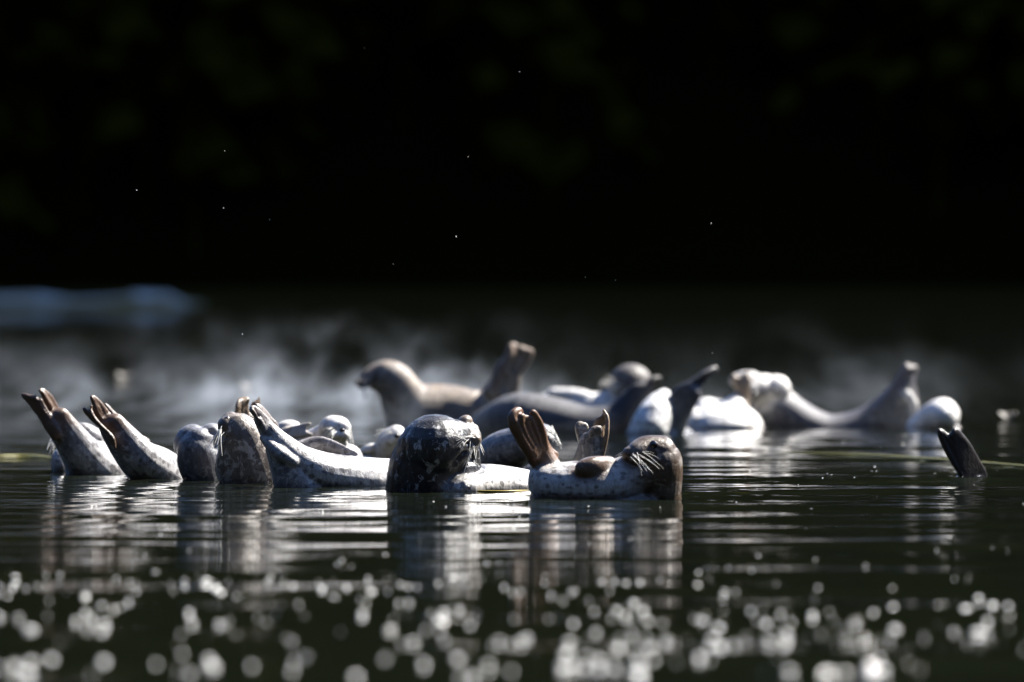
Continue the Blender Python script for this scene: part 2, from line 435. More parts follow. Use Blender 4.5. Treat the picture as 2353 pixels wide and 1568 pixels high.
        for c, r, val, ch, amt, hard in self.paints:
            j = 0 if ch == 'tone' else 1
            d = np.linalg.norm(P - (c - base), axis=1) / r
            wgt = np.clip((1 - d) / (1 - hard), 0, 1); wgt = wgt * wgt * (3 - 2 * wgt) * amt
            ts[:, j] = ts[:, j] * (1 - wgt) + val * wgt
        for j, nm in enumerate(('tone', 'skin')):
            at = me.attributes.new(nm, 'FLOAT', 'POINT'); at.data.foreach_set('value', ts[:, j].astype(np.float32))
        me.polygons.foreach_set('use_smooth', np.ones(len(me.polygons), bool))
        me.materials.clear(); me.materials.append(mat); me.name = 'harbor_seal'
        o = bpy.data.objects.new('harbor_seal', me); COL.objects.link(o); o.location = tuple(base)
        tag(o, label, 'seal', 'harbor seals resting at the water surface')
        for e in self.extra: self._extra(e, o, base)
        return o
    def _extra(self, e, o, base):
        if e[0] == 'whisker':
            a, b, sag, r = e[1] - base, e[2] - base, e[3], e[4] * .0014
            m = (a + b) / 2 + np.array([0, 0, sag]); vs, fs = [], []; K = 7
            t_ = b - a; sd_ = np.cross(t_, [0, 1, 0]); sd_ /= np.linalg.norm(sd_) + 1e-9; dp = np.array([0, 1., 0])
            for i in range(K):
                t = i / (K - 1); c = a * (1 - t) ** 2 + 2 * m * t * (1 - t) + b * t * t; rr = r * (1 - .75 * t)
                for q in range(4): vs.append(c + rr * (sd_ * math.cos(q * 1.571) + dp * math.sin(q * 1.571)))
            for i in range(K - 1):
                for q in range(4): fs.append((i * 4 + q, i * 4 + (q + 1) % 4, i * 4 + 4 + (q + 1) % 4, i * 4 + 4 + q))
            mesh_obj('whisker', vs, fs, M_whisk, o)
        elif e[0] == 'claw':
            a, d = e[1] - base, e[2]; vs = []; K = 3
            u = np.cross(d, [.3, 1, .2]); u /= np.linalg.norm(u); w_ = np.cross(d, u)
            for q in range(5): vs.append(a + .0035 * (u * math.cos(q * 1.257) + w_ * math.sin(q * 1.257)))
            vs.append(a + d * .016); fs = [(q, (q + 1) % 5, 5) for q in range(5)]
            mesh_obj('claw', vs, fs, M_claw, o)
        else:
            c = e[1] - base; r = e[2] if e[0] == 'nose' else np.array([e[2]] * 3); rot = math.radians(-(e[3] if e[0] == 'nose' else 0))
            Rm = np.array(Matrix.Rotation(rot, 3, 'Y')); vs, fs = [], []; nu, nv = 14, 9
            for i in range(nv + 1):
                for k in range(nu):
                    th, ph = math.pi * i / nv, 2 * math.pi * k / nu
                    vs.append(c + Rm @ (r * np.array([math.sin(th) * math.cos(ph), math.sin(th) * math.sin(ph), math.cos(th)])))
            for i in range(nv):
                for k in range(nu): fs.append((i * nu + k, (i + 1) * nu + k, (i + 1) * nu + (k + 1) % nu, i * nu + (k + 1) % nu))
            mesh_obj(e[0], vs, fs, M_eye if e[0] == 'eye' else M_nose, o)

PALE = (.58, .57, .56); BROWN = (.13, .085, .055)
C_grey = coat('coat_pale_grey', (.52, .51, .51), (.07, .066, .07), (.115, .068, .042), (.60, .58, .56), .5, 26, .36, seed=1, mark_lo=.52, spot=.75)
C_dark = coat('coat_dark_mottled', (.60, .58, .55), (.016, .016, .019), (.20, .14, .09), (.52, .52, .52), .75, 27, .14, rough=.30, seed=2, streak=(1.15, 1.1, 1.0), mark_lo=.56)
C_brown = coat('coat_brown', (.58, .57, .56), (.047, .028, .0155), (.17, .092, .052), (.40, .34, .28), .28, 26, .22, seed=3, streak=(.8, 1, 1.3))
C_tan = coat('coat_tan_mottled', (.40, .35, .29), (.052, .040, .034), (.20, .14, .095), (.46, .40, .34), .75, 26, .35, seed=4, mark_lo=.5)
C_white = coat('coat_white', (.74, .73, .71), (.22, .19, .17), (.26, .19, .13), (.78, .76, .74), .3, 26, .12, seed=5)
C_blue = coat('coat_slate', (.28, .28, .30), (.026, .027, .034), (.03, .025, .024), (.5, .49, .48), .3, 26, .2, seed=6)

# ---- far left: two seals, tails towards the camera
s = Seal(waterline(1090), .005)
s.tube([(262, 1150, .45, 62, 80, .2), (225, 1092, .15, 72, 75, .15), (190, 1048, .0, 50, 50, .35), (158, 1003, -.05, 39, 36, .8), (128, 962, -.08, 33, 20, .9)])
s.tube([(230, 1105, .2, 70, 80, .15), (320, 1190, .9, 80, 90, .3), (350, 1200, 1.5, 60, 60, .3)])
s.ball((205, 1000, .18), 44, 30, 24, rot=-28, tone=.45)                      # foreflipper on the flank
s.ball((138, 1068, .35), 22, 40, 40, tone=.35)
s.pad([(47,906),(50,903),(60,904),(72,908),(80,907),(85,911),(90,917),(95,915),(98,920),(103,930),(112,945),(122,960),(134,978),(142,1000),(124,1014),(112,1000),(106,992),(98,978),(88,960),(76,945),(64,928),(52,916)], -.1, 9, ax=-.0006, curl=.02, tone=.85)
s.pad([(87,897),(90,893),(97,892),(107,897),(119,908),(128,922),(137,938),(147,950),(160,964),(172,976),(180,992),(166,1010),(150,1006),(140,992),(130,972),(118,954),(108,938),(101,925),(97,915),(93,905)], -.03, 10, ax=.0012, curl=-.01, tone=.85)
s.dent([(92, 918, -.12), (104, 940, -.12), (122, 972, -.12)], 3, 3); s.dent([(74, 916, -.12), (90, 946, -.13), (110, 985, -.14)], 3, 2); s.dent([(106, 905, -.05), (122, 935, -.05), (140, 965, -.05)], 3, 2.5)
s.paint((138, 955, -.05), 62, .95, 'skin', hard=.5)
s.dent([(185, 1000), (178, 1040), (190, 1080)], 9, 7)
s.dent([(152, 975), (160, 1010), (165, 1050)], 6, 4)
s.whisk((128, 1000, .3), (104, 1035, .25), (120, 1045, .25), 5, 8, 4, 1.3)
s.build(C_grey, 'pale grey seal farthest left, brown hind flippers raised in a notched fan')

s = Seal(waterline(1101), .005)
s.tube([(455, 1165, .45, 62, 80, .2), (372, 1098, .15, 64, 70, .15), (322, 1058, .0, 49, 50, .4), (283, 1013, -.04, 40, 36, .8), (255, 975, -.06, 32, 22, .9)])
s.tube([(372, 1108, .15, 70, 80, .15), (470, 1190, .9, 80, 90, .3), (540, 1210, 1.6, 60, 60, .3)])
s.pad([(189,938),(193,935),(199,938),(203,943),(209,939),(213,944),(217,953),(228,968),(245,985),(264,1006),(266,1034),(250,1014),(243,1000),(228,985),(212,970),(200,958),(192,948)], -.11, 8, ax=-.0008, tone=.85)
s.ball((209, 934, -.1), 4, 5, 4, tone=.8, skin=1)
s.pad([(206,913),(209,908),(215,908),(224,914),(234,924),(245,938),(258,955),(270,972),(280,988),(290,1005),(300,1028),(284,1042),(268,1022),(255,1002),(240,984),(228,968),(218,955),(211,943),(212,932),(208,922)], -.05, 9, ax=.001, curl=.015, tone=.9)
s.dent([(222, 922, -.07), (240, 950, -.07), (266, 990, -.07)], 3, 2.5)
s.pad([(236,925),(248,929),(262,944),(280,960),(292,976),(310,990),(330,1002),(345,1013),(334,1034),(305,1024),(290,1002),(275,982),(262,962),(248,942)], .09, 9, ax=.0006, tone=.7, skin=.6)
s.paint((262, 968, -.04), 60, .95, 'skin', hard=.5)
s.dent([(262, 948), (282, 985), (300, 1030), (310, 1050)], 7, 8)
s.dent([(322, 1010), (345, 1020)], 7, 4)
s.build(C_grey, 'pale grey seal second from left, two slim hind flippers raised to the upper left')

# ---- rounded head, half hidden by the throat of the next seal
s = Seal(waterline(1104))
s.tube([(490, 1200, .1, 50, 70, .7), (474, 1120, .05, 44, 56, .75), (458, 1066, .02, 50, 54, .75), (452, 1032, .0, 46, 46, .7), (458, 1010, .0, 34, 34, .6)])
s.ball((436, 1016, .05), 36, 42, 44, rot=-30, tone=.45)
s.ball((486, 1000, .05), 30, 30, 28, rot=10, tone=.25)
s.tube([(460, 1160, .2, 70, 80, .6), (440, 1240, 1.0, 80, 80, .6), (420, 1240, 1.8, 60, 60, .5)])
s.dent([(412, 1046), (438, 1028), (466, 1004), (486, 992)], 6, 7)
s.dent([(438, 1085), (446, 1055), (462, 1030)], 8, 3)
s.dent([(495, 1090), (480, 1060)], 7, 4)
s.build(C_blue, 'dark rounded grey seal head tucked behind the left side of the upturned spotted head')

# ---- upturned head, throat to the camera
s = Seal(waterline(1113), .0055)
s.tube([(578, 1210, .1, 92, 100, .8), (578, 1124, .05, 72, 76, .8), (567, 1066, .02, 75, 70, .8), (556, 1016, .0, 58, 54, .85), (542, 985, .0, 46, 42, .9), (533, 972, .01, 32, 30, .8), (528, 965, .02, 21, 21, .85)])
s.ball((519, 979, -.02), 20, 26, 23, tone=.9); s.ball((549, 972, -.02), 20, 24, 17, tone=.75)
s.tube([(575, 1150, .2, 78, 90, .5), (590, 1200, .9, 90, 90, .3), (590, 1130, 1.5, 50, 50, .4), (572, 1010, 1.6, 28, 24, .6), (566, 960, 1.6, 22, 16, .7)])
s.pad([(539,953),(540,935),(545,920),(552,914),(562,911),(571,913),(574,920),(571,930),(572,945),(574,970),(540,975)], 1.58, 7, ax=.001, curl=-.03, tone=.5)
s.pad([(575,955),(576,931),(582,922),(591,919),(593,911),(598,912),(598,926),(607,940),(615,960),(600,980),(576,975)], 1.62, 7, ax=.001, curl=.02, tone=.5)
s.dent([(556, 920, 1.55), (556, 950, 1.55)], 3, 3); s.dent([(586, 926, 1.58), (592, 950, 1.58)], 3, 3)
s.nose((519, 966, -.035), 11, 9, 8, 35); s.paint((515, 985, -.05), 34, 1.0, amt=.8, hard=.2)
s.dent([(508, 1004, -.05), (524, 1006, -.07), (545, 1000, -.07), (562, 988, -.04)], 3.5, 2.5)
s.dent([(500, 1030), (505, 1070), (520, 1105)], 7, 4)
s.whisk((506, 988, -.09), (474, 1034, -.13), (508, 1050, -.14), 10, 8, 4, 1.3)
s.whisk((552, 962, -.02), (590, 955, .0), (600, 982, -.03), 11, 3, 5, 1.1)
s.build(C_tan, 'brown spotted seal with upturned snout and pale whiskers, throat facing the camera')

# ---- pale grey seal with tail raised left, body running behind the big dark head
s = Seal(waterline(1121), .0055)
s.tube([(596, 962, -.02, 15, 13, .55), (616, 990, -.01, 22, 20, .4), (645, 1026, .0, 33, 32, .3), (690, 1068, .02, 46, 48, .25), (755, 1094, .08, 53, 62, .2), (850, 1106, .2, 55, 70, .15), (960, 1112, .45, 56, 72, .2), (1060, 1120, .8, 56, 60, .3)])
s.tube([(636, 1030, -.01, 28, 28, .5), (662, 1078, .0, 42, 46, .6), (688, 1130, .03, 60, 64, .6)])
s.tube([(604, 1006, -.03, 9, 10, .6), (640, 1042, -.06, 17, 16, .6), (676, 1064, -.06, 13, 14, .5)])
s.pad([(572,941),(575,934),(583,931),(590,934),(600,942),(612,955),(624,968),(636,980),(652,994),(644,1020),(620,1028),(607,1010),(598,990),(590,972),(582,957),(575,949)], -.03, 12, ax=.0008, tone=.5, skin=.55)
s.dent([(583, 943, -.06), (590, 951, -.06), (596, 957, -.06)], 4, 5); s.dent([(598, 955, -.05), (616, 978, -.05), (634, 1000, -.05)], 3, 3)
s.pad([(584,928),(592,926),(602,932),(614,944),(626,960),(640,976),(640,1000),(620,990),(604,968),(592,950)], .1, 9, ax=.0008, tone=.4, skin=.5)
s.tube([(690, 1030, .2, 18, 20, .7), (735, 1022, .2, 20, 12, .7), (785, 1034, .17, 13, 8, .6), (822, 1044, .14, 4, 5, .3)], skin=.2)
s.dent([(650, 1018), (672, 1040), (690, 1062), (694, 1075)], 7, 9)
s.dent([(600, 962), (622, 998), (640, 1030)], 5, 4)
s.paint((640, 1085, -.1), 55, .8, amt=.8, hard=.2)
s.build(C_grey, 'pale grey seal with narrow raised tail, flank left of the big dark head')

# ---- pale seal behind it, whiskered face to the camera
s = Seal(34.0)
s.tube([(620, 1090, .3, 50, 70, .3), (690, 1045, .15, 44, 50, .35), (745, 1010, .05, 36, 38, .35), (772, 985, .0, 30, 32, .2), (784, 984, -.07, 20, 24, .1)])
s.ball((776, 1000, -.09), 12, 14, 11, tone=.05); s.ball((794, 1002, -.09), 11, 14, 11, tone=.05); s.ball((786, 1018, -.06), 14, 14, 12, tone=.1)
s.ball((760, 980, .0), 30, 30, 24, rot=30, tone=.3)
s.tube([(790, 1060, .05, 40, 50, .3), (700, 1100, .3, 60, 60, .3), (600, 1130, .6, 50, 50, .3)])
s.flipper((648, 1000, .0), (715, 986, -.05), (.1, 1, .3), 17, 16, 7, lens=(1, .9, .8, .85, 1.0), tone=.3, skin=.5)
s.ball((662, 985, .05), 32, 26, 20, rot=5, tone=.3)
s.nose((786, 989, -.14), 7, 5, 5)
s.dent([(777, 1010, -.13), (786, 1006, -.16), (795, 1010, -.13)], 3, 1.5)
s.whisk((768, 990, -.13), (738, 995, -.16), (768, 1028, -.18), 9, 10, 3, 1.2)
s.whisk((798, 988, -.12), (812, 1028, -.12), (804, 1012, -.15), 8, 10, 3, 1.2)
s.build(C_white, 'cream seal lying in the mist behind the speckled flank, drooping whiskers on its face')

# ---- pale head peeping out left of the dark dome
s = Seal(35.0)
s.tube([(870, 1110, .3, 60, 70, .4), (892, 1050, .1, 40, 44, .4), (903, 1015, .0, 35, 36, .25), (910, 1000, -.04, 24, 26, .15)])
s.ball((850, 1033, .05), 24, 20, 13, rot=22, tone=.2)
s.ball((898, 1012, -.06), 17, 16, 14, tone=.1)
s.tube([(880, 1090, .2, 60, 70, .4), (960, 1130, .8, 70, 70, .4)])
s.nose((912, 1002, -.1), 7, 6, 5)
s.whisk((897, 993, -.08), (861, 990, -.1), (874, 1022, -.1), 11, 7, 4, 1.2)
s.build(C_white, 'white whiskered seal face peeping out left of the big dark domed head')

# ---- the big dark head
s = Seal(waterline(1129), .005)
s.tube([(992, 1230, .25, 128, 130, .97), (990, 1130, .1, 107, 108, .97), (988, 1075, .05, 97, 98, .97), (992, 1040, .02, 84, 84, .97)], n=28)
s.ball((1000, 1030, .0), 85, 84, 79, tone=.95)
s.tube([(1005, 1020, .0, 62, 62, .95), (1040, 1010, .0, 50, 48, .95), (1066, 1005, .02, 37, 36, .85), (1088, 1004, .03, 23, 24, .8)])
s.ball((1066, 976, .07), 19, 24, 25, rot=-35, tone=.7, skin=.75); s.ball((1084, 991, .06), 17, 22, 19, rot=-40, tone=.7, skin=.7)
s.ball((1092, 1010, -.01), 16, 20, 14, rot=-20, tone=.75, skin=.6); s.ball((1082, 1024, -.01), 23, 25, 13, rot=15, tone=.95)
s.paint((1066, 1020, -.07), 34, 1.15, amt=.9, hard=.3)
s.dent([(1050, 1034, -.09), (1072, 1038, -.07), (1096, 1034, -.03)], 5, 5)
s.tube([(1076, 1022, .03, 24, 30, 1.1), (1072, 1060, .05, 34, 44, 1.15), (1062, 1098, .04, 44, 60, 1.0), (1050, 1170, .05, 58, 80, .6)])  # throat under the chin, its shade put into the darker tone
s.tube([(1030, 1135, .0, 48, 90, .2), (1110, 1118, .15, 52, 80, .0), (1215, 1124, .3, 44, 70, .0), (1330, 1150, .5, 40, 60, .1), (1400, 1170, .6, 25, 30, .2)])
s.nose((1092, 984, .085), 7, 8, 6)
s.dent([(1062, 966, .03), (1072, 972, .02), (1070, 984, .0)], 4, 4); s.dent([(1084, 984, .02), (1092, 996, .01)], 3, 3)
s.dent([(1048, 1014, -.09), (1064, 1018, -.07), (1082, 1020, -.05), (1100, 1022, -.02)], 4, 4)
s.dent([(1106, 1042, .0), (1090, 1044, -.06), (1070, 1044, -.09), (1052, 1058, -.1), (1040, 1090, -.12)], 7, 8)
s.dent([(1070, 1080), (1050, 1100), (1030, 1122)], 6, 4)
s.dent([(1076, 963, .03), (1080, 975, 0), (1090, 990, .02)], 4, 4)
s.dent([(1026, 986, -.12), (1040, 984, -.1)], 4, 3)
s.whisk((1080, 1004, -.075), (1034, 1000, -.14), (1062, 1032, -.12), 6, 7, 6, .8)
s.whisk((1090, 1028, -.05), (1064, 1086, -.1), (1096, 1068, -.07), 8, 4, 5, .8)
s.whisk((1100, 1008, .02), (1112, 1030, .05), (1110, 1042, .02), 6, 3, 4, .9)
s.whisk((1078, 990, -.02), (1050, 962, -.02), (1040, 985, -.06), 9, 5, 5, .8)
s.build(C_dark, 'big dark domed seal head flecked with white, snout up to the right, white chest behind', 5)

# ---- slate seal lying behind, whiskers showing past the raised brown flipper
s = Seal(33.6)
s.tube([(1090, 1090, .2, 40, 60, .45), (1150, 1045, .1, 52, 60, .5), (1205, 1022, .0, 44, 48, .45), (1240, 1005, -.05, 34, 36, .25), (1255, 1002, -.1, 22, 24, .1)])
s.tube([(1150, 1060, .1, 60, 60, .5), (1120, 1120, .8, 70, 70, .4), (1240, 1110, .4, 60, 60, .3)])
s.ball((1255, 1010, -.12), 18, 18, 16, tone=.05)
s.nose((1262, 990, -.12), 6, 6, 5)
s.whisk((1262, 990, -.14), (1276, 1000, -.16), (1292, 1030, -.18), 16, 9, 5, 1.4)
s.whisk((1245, 990, -.1), (1216, 1000, -.1), (1228, 985, -.1), 5, 6, 4, 1.0)
s.build(C_blue, 'slate grey seal back rising between the big dark head and the raised brown flipper')

# ---- nearest seal: on its back, head right, hind flipper up left
s = Seal(waterline(1146), .0048)
s.tube([(1246, 1080, .05, 30, 34, .35), (1262, 1112, .0, 49, 66, .08), (1310, 1118, -.02, 58, 82, .05), (1370, 1120, -.02, 62, 84, .15), (1425, 1112, .0, 60, 78, .4), (1470, 1094, .0, 58, 62, .6)], n=24)
s.tube([(1260, 1150, .05, 48, 60, .2), (1360, 1180, .0, 66, 90, .3), (1480, 1190, .0, 66, 80, .6)])
s.tube([(1516, 1200, .05, 62, 66, .95), (1514, 1140, .02, 52, 58, .95), (1516, 1092, .0, 53, 56, .92), (1514, 1056, .0, 53, 54, .86), (1508, 1036, .0, 40, 42, .82)], n=24)
s.tube([(1514, 1048, .0, 49, 49, .9), (1486, 1041, -.02, 41, 41, .85), (1462, 1043, -.05, 30, 32, .85), (1447, 1046, -.06, 20, 24, .9)])
s.ball((1460, 1054, -.085), 17, 13, 14, rot=-10, tone=.9)
s.ball((1455, 1068, -.05), 19, 22, 13, rot=-25, tone=.85)
s.tube([(1260, 1080, .0, 34, 36, .5), (1242, 1050, -.02, 30, 24, .8), (1232, 1028, -.03, 29, 17, .85)], skin=.6)
s.pad([(1168,966),(1174,954),(1184,952),(1196,966),(1204,962),(1212,962),(1222,956),(1233,962),(1243,974),(1252,992),(1260,1012),(1270,1030),(1285,1046),(1266,1068),(1238,1078),(1216,1068),(1208,1050),(1198,1034),(1188,1016),(1176,998),(1168,980)], -.05, 9, ax=.0012, curl=-.02, tone=.85)
for q, w_ in (([(1236, 1040), (1214, 1010), (1202, 985), (1197, 962), (1201, 956)], 8), ([(1240, 1036), (1226, 1012), (1215, 988), (1209, 966), (1211, 958)], 6.5), ([(1246, 1034), (1236, 1008), (1227, 984), (1218, 963)], 7.5), ([(1254, 1032), (1249, 1000), (1240, 972), (1228, 952), (1223, 948)], 8.5)):
    s.tube([(a_, b_, -.085 + .0012 * (a_ - 1215), w_, w_ * .85, .8) for a_, b_ in q], skin=1, n=12)
for q in ([(1224, 1030), (1207, 1000), (1196, 972)], [(1232, 1022), (1220, 1000), (1208, 972)], [(1240, 1020), (1231, 998), (1222, 974)], [(1248, 1018), (1243, 996), (1234, 974)]):
    s.dent([(a_, b_, -.1 + .0012 * (a_ - 1215)) for a_, b_ in q], 2.6, 4)
s.tube([(1226, 1050, -.06, 16, 13, .85), (1202, 1014, -.09, 15, 12, .85), (1183, 978, -.11, 14, 12, .85), (1177, 960, -.11, 12, 12, .85), (1183, 948, -.1, 10, 11, .85), (1192, 944, -.08, 9, 10, .85), (1198, 951, -.06, 6, 8, .85)], skin=1, n=12)
s.tube([(1400, 1074, -.06, 26, 20, .9), (1368, 1076, -.12, 27, 18, .97), (1340, 1080, -.14, 22, 14, .97), (1332, 1086, -.14, 15, 10, .97)], skin=.4)
s.ball((1372, 1062, -.05), 44, 26, 14, rot=2, tone=.85)
s.paint((1512, 1062, .0), 92, 1.05, amt=.75, hard=.6)
s.nose((1441, 1038, -.07), 7, 8, 7, 25); s.dent([(1433, 1036, -.1), (1437, 1040, -.13)], 2.5, 2)
s.dent([(1438, 1047, -.12), (1452, 1054, -.14), (1470, 1057, -.14), (1484, 1052, -.13)], 4, 4.5)
s.dent([(1505, 1024, -.1)], 13, 6)
s.dent([(1538, 1030, -.08)], 5, 4)
s.dent([(1440, 1078), (1452, 1105), (1458, 1140)], 9, 7)
s.dent([(1335, 1108), (1365, 1108), (1395, 1098)], 6, 5); s.dent([(1420, 1078, -.1), (1430, 1105, -.12), (1428, 1138, -.12)], 7, 5); s.dent([(1290, 1078, -.08), (1304, 1100, -.12), (1300, 1130, -.12)], 9, 5)
s.dent([(1228, 1070), (1250, 1080), (1290, 1068)], 7, 4)
s.dent([(1240, 1128), (1232, 1142)], 8, 7)
s.eye((1501, 1024, -.060), 11.5)  # oversized eye, its black also standing for the shaded socket
s.paint((1497, 1024, -.07), 21, 1.25, hard=.55); s.paint((1512, 1027, -.07), 15, 1.25, hard=.5); s.paint((1490, 1066, -.08), 34, 1.2, hard=.3, amt=.9); s.paint((1538, 1030, -.08), 7, 1.0)  # wet eye patch and lower cheek, darkened with their shade painted in
s.paint((1436, 1046, -.08), 25, 1.1, amt=.95, hard=.3); s.paint((1452, 1074, -.08), 28, .97, hard=.3, amt=.8); s.paint((1500, 1110, -.1), 50, .97, hard=.3, amt=.7)
s.paint((1556, 1060, -.03), 22, .15, amt=.6, hard=.2); s.paint((1412, 1070, -.1), 26, .05, amt=.8, hard=.2)  # cheek edge and chest streak: sunlight painted in as paler fur
s.paint((1300, 1080, -.08), 40, .0, amt=.6, hard=.2)
s.whisk((1464, 1046, -.13), (1474, 1090, -.2), (1524, 1078, -.18), 8, 5, 9, .5)
s.whisk((1474, 1040, -.12), (1504, 1048, -.18), (1512, 1056, -.18), 2, 5, 5, .5)
s.whisk((1434, 1042, -.06), (1414, 1048, -.05), (1420, 1056, -.02), 5, 4, 4, .8)
s.build(C_brown, 'nearest seal on its back, brown whiskered face right, wrinkled hind flipper raised left', 2)

# ---- mottled hind flippers sticking up behind its belly
s = Seal(31.2)
s.tube([(1352, 1150, .1, 50, 50, .3), (1352, 1070, .02, 38, 34, .3), (1354, 1035, .0, 29, 22, .45), (1358, 1008, .0, 24, 17, .45)])
s.tube([(1352, 1120, .1, 50, 50, .3), (1380, 1170, .8, 70, 70, .3), (1420, 1190, 1.5, 60, 60, .3)])
s.flipper((1348, 1035, .03), (1334, 970, .05), (1, .1, .2), 17, 15, 9, lens=(.93, 1, 1, .95, .9), tone=.5, skin=.15)
s.flipper((1356, 1030, .0), (1372, 980, -.02), (1, .3, .3), 18, 13, 9, lens=(.9, .95, 1, 1, 1), tone=.45, skin=.1)
s.pad([(1363,974),(1368,963),(1376,957),(1383,953),(1386,946),(1392,945),(1399,956),(1401,975),(1399,1000),(1394,1020),(1390,1042),(1388,1066),(1368,1066),(1371,1040),(1378,1015),(1380,995),(1374,990),(1366,992)], .05, 7, ax=.0005, curl=.02, tone=.95)
s.dent([(1384, 952, .03), (1384, 980, .03), (1378, 1020, .03), (1376, 1045, .03)], 3.5, 5)
s.tube([(1384, 1046, .0, 6, 8, .85), (1394, 1000, .0, 6, 8, .85), (1396, 962, .02, 5, 8, .85), (1388, 945, .04, 4, 7, .85)], skin=1)
s.build(C_tan, 'pair of mottled hind flippers standing up behind the belly of the nearest seal')

# ---- lone flipper far right
s = Seal(waterline(1096), .005)
s.tube([(2300, 1190, .3, 60, 60, .6), (2262, 1142, .1, 40, 36, .8), (2244, 1112, .02, 27, 16, 1.0)], skin=.9, cap=.3)
s.tube([(2270, 1150, .2, 55, 55, .6), (2360, 1200, .8, 70, 70, .5), (2420, 1200, 1.2, 50, 50, .5)])
s.pad([(2153,989),(2156,984),(2163,985),(2170,989),(2176,994),(2182,998),(2186,993),(2190,985),(2196,983),(2203,986),(2212,996),(2222,1008),(2232,1022),(2240,1036),(2248,1050),(2256,1064),(2264,1078),(2269,1092),(2266,1116),(2215,1116),(2204,1094),(2192,1076),(2180,1056),(2170,1038),(2161,1018),(2155,1003)], .0, 9, ax=.0008, curl=.03, tone=1.0, skin=1)
s.dent([(2180, 1002, -.03), (2200, 1030, -.03), (2226, 1075, -.03)], 3, 2.5); s.dent([(2168, 1000, -.03), (2184, 1030, -.03)], 3, 2)
s.dent([(2240, 1085), (2256, 1095)], 6, 5)
s.build(C_blue, 'lone dark hind flipper standing out of the open water at far right')

# ---- back row
s = Seal(42.3, .008)
s.tube([(826, 879, -.05, 8, 9, .85), (842, 872, -.03, 20, 20, .8), (868, 868, .0, 36, 34, .72), (898, 872, .0, 43, 42, .7), (918, 898, .02, 50, 48, .75), (940, 940, .06, 62, 66, .75), (975, 985, .1, 75, 80, .7)], n=24)
s.tube([(950, 960, .08, 78, 76, .9), (1020, 955, .12, 72, 76, .85), (1085, 962, .1, 68, 74, .8), (1136, 940, .08, 56, 58, .7), (1154, 900, .04, 42, 38, .7), (1168, 866, .0, 32, 24, .75)], n=24)
s.tube([(950, 1000, .1, 80, 90, .6), (1150, 1000, .1, 70, 80, .3)])
s.ball((836, 882, -.06), 18, 16, 12, rot=20, tone=.85)
s.pad([(1124,880),(1134,850),(1145,830),(1158,818),(1163,803),(1168,792),(1178,786),(1186,790),(1192,795),(1203,793),(1210,800),(1217,799),(1226,806),(1224,820),(1216,838),(1204,855),(1193,868),(1185,880),(1181,900),(1176,930),(1150,940),(1110,905)], -.02, 16, ax=.0008, curl=-.05, tone=.75, skin=.8)
s.dent([(1172, 872, -.08), (1164, 884, -.08), (1160, 890, -.08)], 11, 16); s.dent([(1198, 818, -.06), (1188, 836, -.06), (1182, 846, -.06)], 11, 14); s.dent([(1190, 800, -.05), (1194, 820, -.05)], 6, 5); s.dent([(1212, 805, -.05), (1206, 836, -.05)], 6, 5)
s.paint((1140, 985, -.1), 60, .0, amt=.9, hard=.3)  # whitened base: lit haze painted into the coat
s.paint((858, 925, -.1), 60, .95, amt=.6, hard=.2)
s.eye((862, 868, -.075), 5); s.nose((820, 876, -.07), 6, 8, 6)
s.whisk((836, 890, -.1), (832, 912, -.1), (846, 920, -.1), 8, 2, 4, 1.6)
s.build(coat('coat_tawny', (.55, .52, .49), (.068, .044, .028), (.15, .09, .055), (.34, .27, .20), .65, 18, .25, rough=.58, seed=7), 'brown seal in the back row, head raised left and hind flippers raised right', 3)

s = Seal(41.3, .008)
s.tube([(1130, 985, .3, 50, 70, .7), (1190, 965, .1, 62, 72, .75), (1270, 975, .05, 62, 76, .8), (1350, 985, .0, 52, 66, .9), (1415, 970, -.02, 44, 48, .95), (1452, 925, -.03, 32, 30, .95), (1480, 893, -.03, 20, 18, .9)], n=24)
s.tube([(1200, 1020, .1, 70, 80, .7), (1420, 1030, .0, 50, 60, .9)])
s.pad([(1405,945),(1425,917),(1440,897),(1455,883),(1472,877),(1480,876),(1488,874),(1495,866),(1505,862),(1518,864),(1521,873),(1512,882),(1500,895),(1490,906),(1475,925),(1464,945),(1458,970),(1452,1005),(1400,1005)], -.04, 14, ax=.0006, curl=.03, tone=.95)
s.paint((1200, 898, .1), 40, .5, amt=.5, hard=.2)
s.build(coat('coat_near_black', (.34, .33, .33), (.016, .017, .024), (.02, .018, .018), (.12, .12, .12), .15, 22, .1, rough=.6, seed=12), 'dark slate seal in the back row, its black tail flipper rising to the right', 3)

s = Seal(44.2, .009)
s.tube([(1255, 930, .1, 26, 34, .0), (1300, 925, .05, 34, 46, .0), (1360, 940, .0, 38, 50, .0), (1410, 935, .0, 40, 46, .2), (1445, 920, .0, 42, 44, .5)])
s.tube([(1280, 980, .1, 60, 60, .2), (1450, 990, .0, 60, 60, .5)])
s.ball((1449, 886, -.02), 52, 50, 50, tone=1.0); s.ball((1448, 910, -.08), 28, 24, 24, tone=.9)
s.tube([(1270, 905, .0, 14, 20, .0), (1330, 912, -.03, 18, 22, .0), (1395, 928, -.06, 12, 14, .0)])
s.eye((1430, 884, -.11), 5); s.eye((1468, 884, -.11), 5); s.nose((1449, 900, -.16), 8, 6, 6)
s.whisk((1425, 895, -.12), (1376, 886, -.12), (1388, 870, -.12), 12, 5, 5, 2.0)
s.build(coat('coat_white_dark_head', (.78, .77, .75), (.07, .062, .06), (.2, .15, .1), (.45, .42, .38), .2, 22, .1, rough=.55, seed=8), 'white bellied seal with dark round head, behind the slate seal', 3)

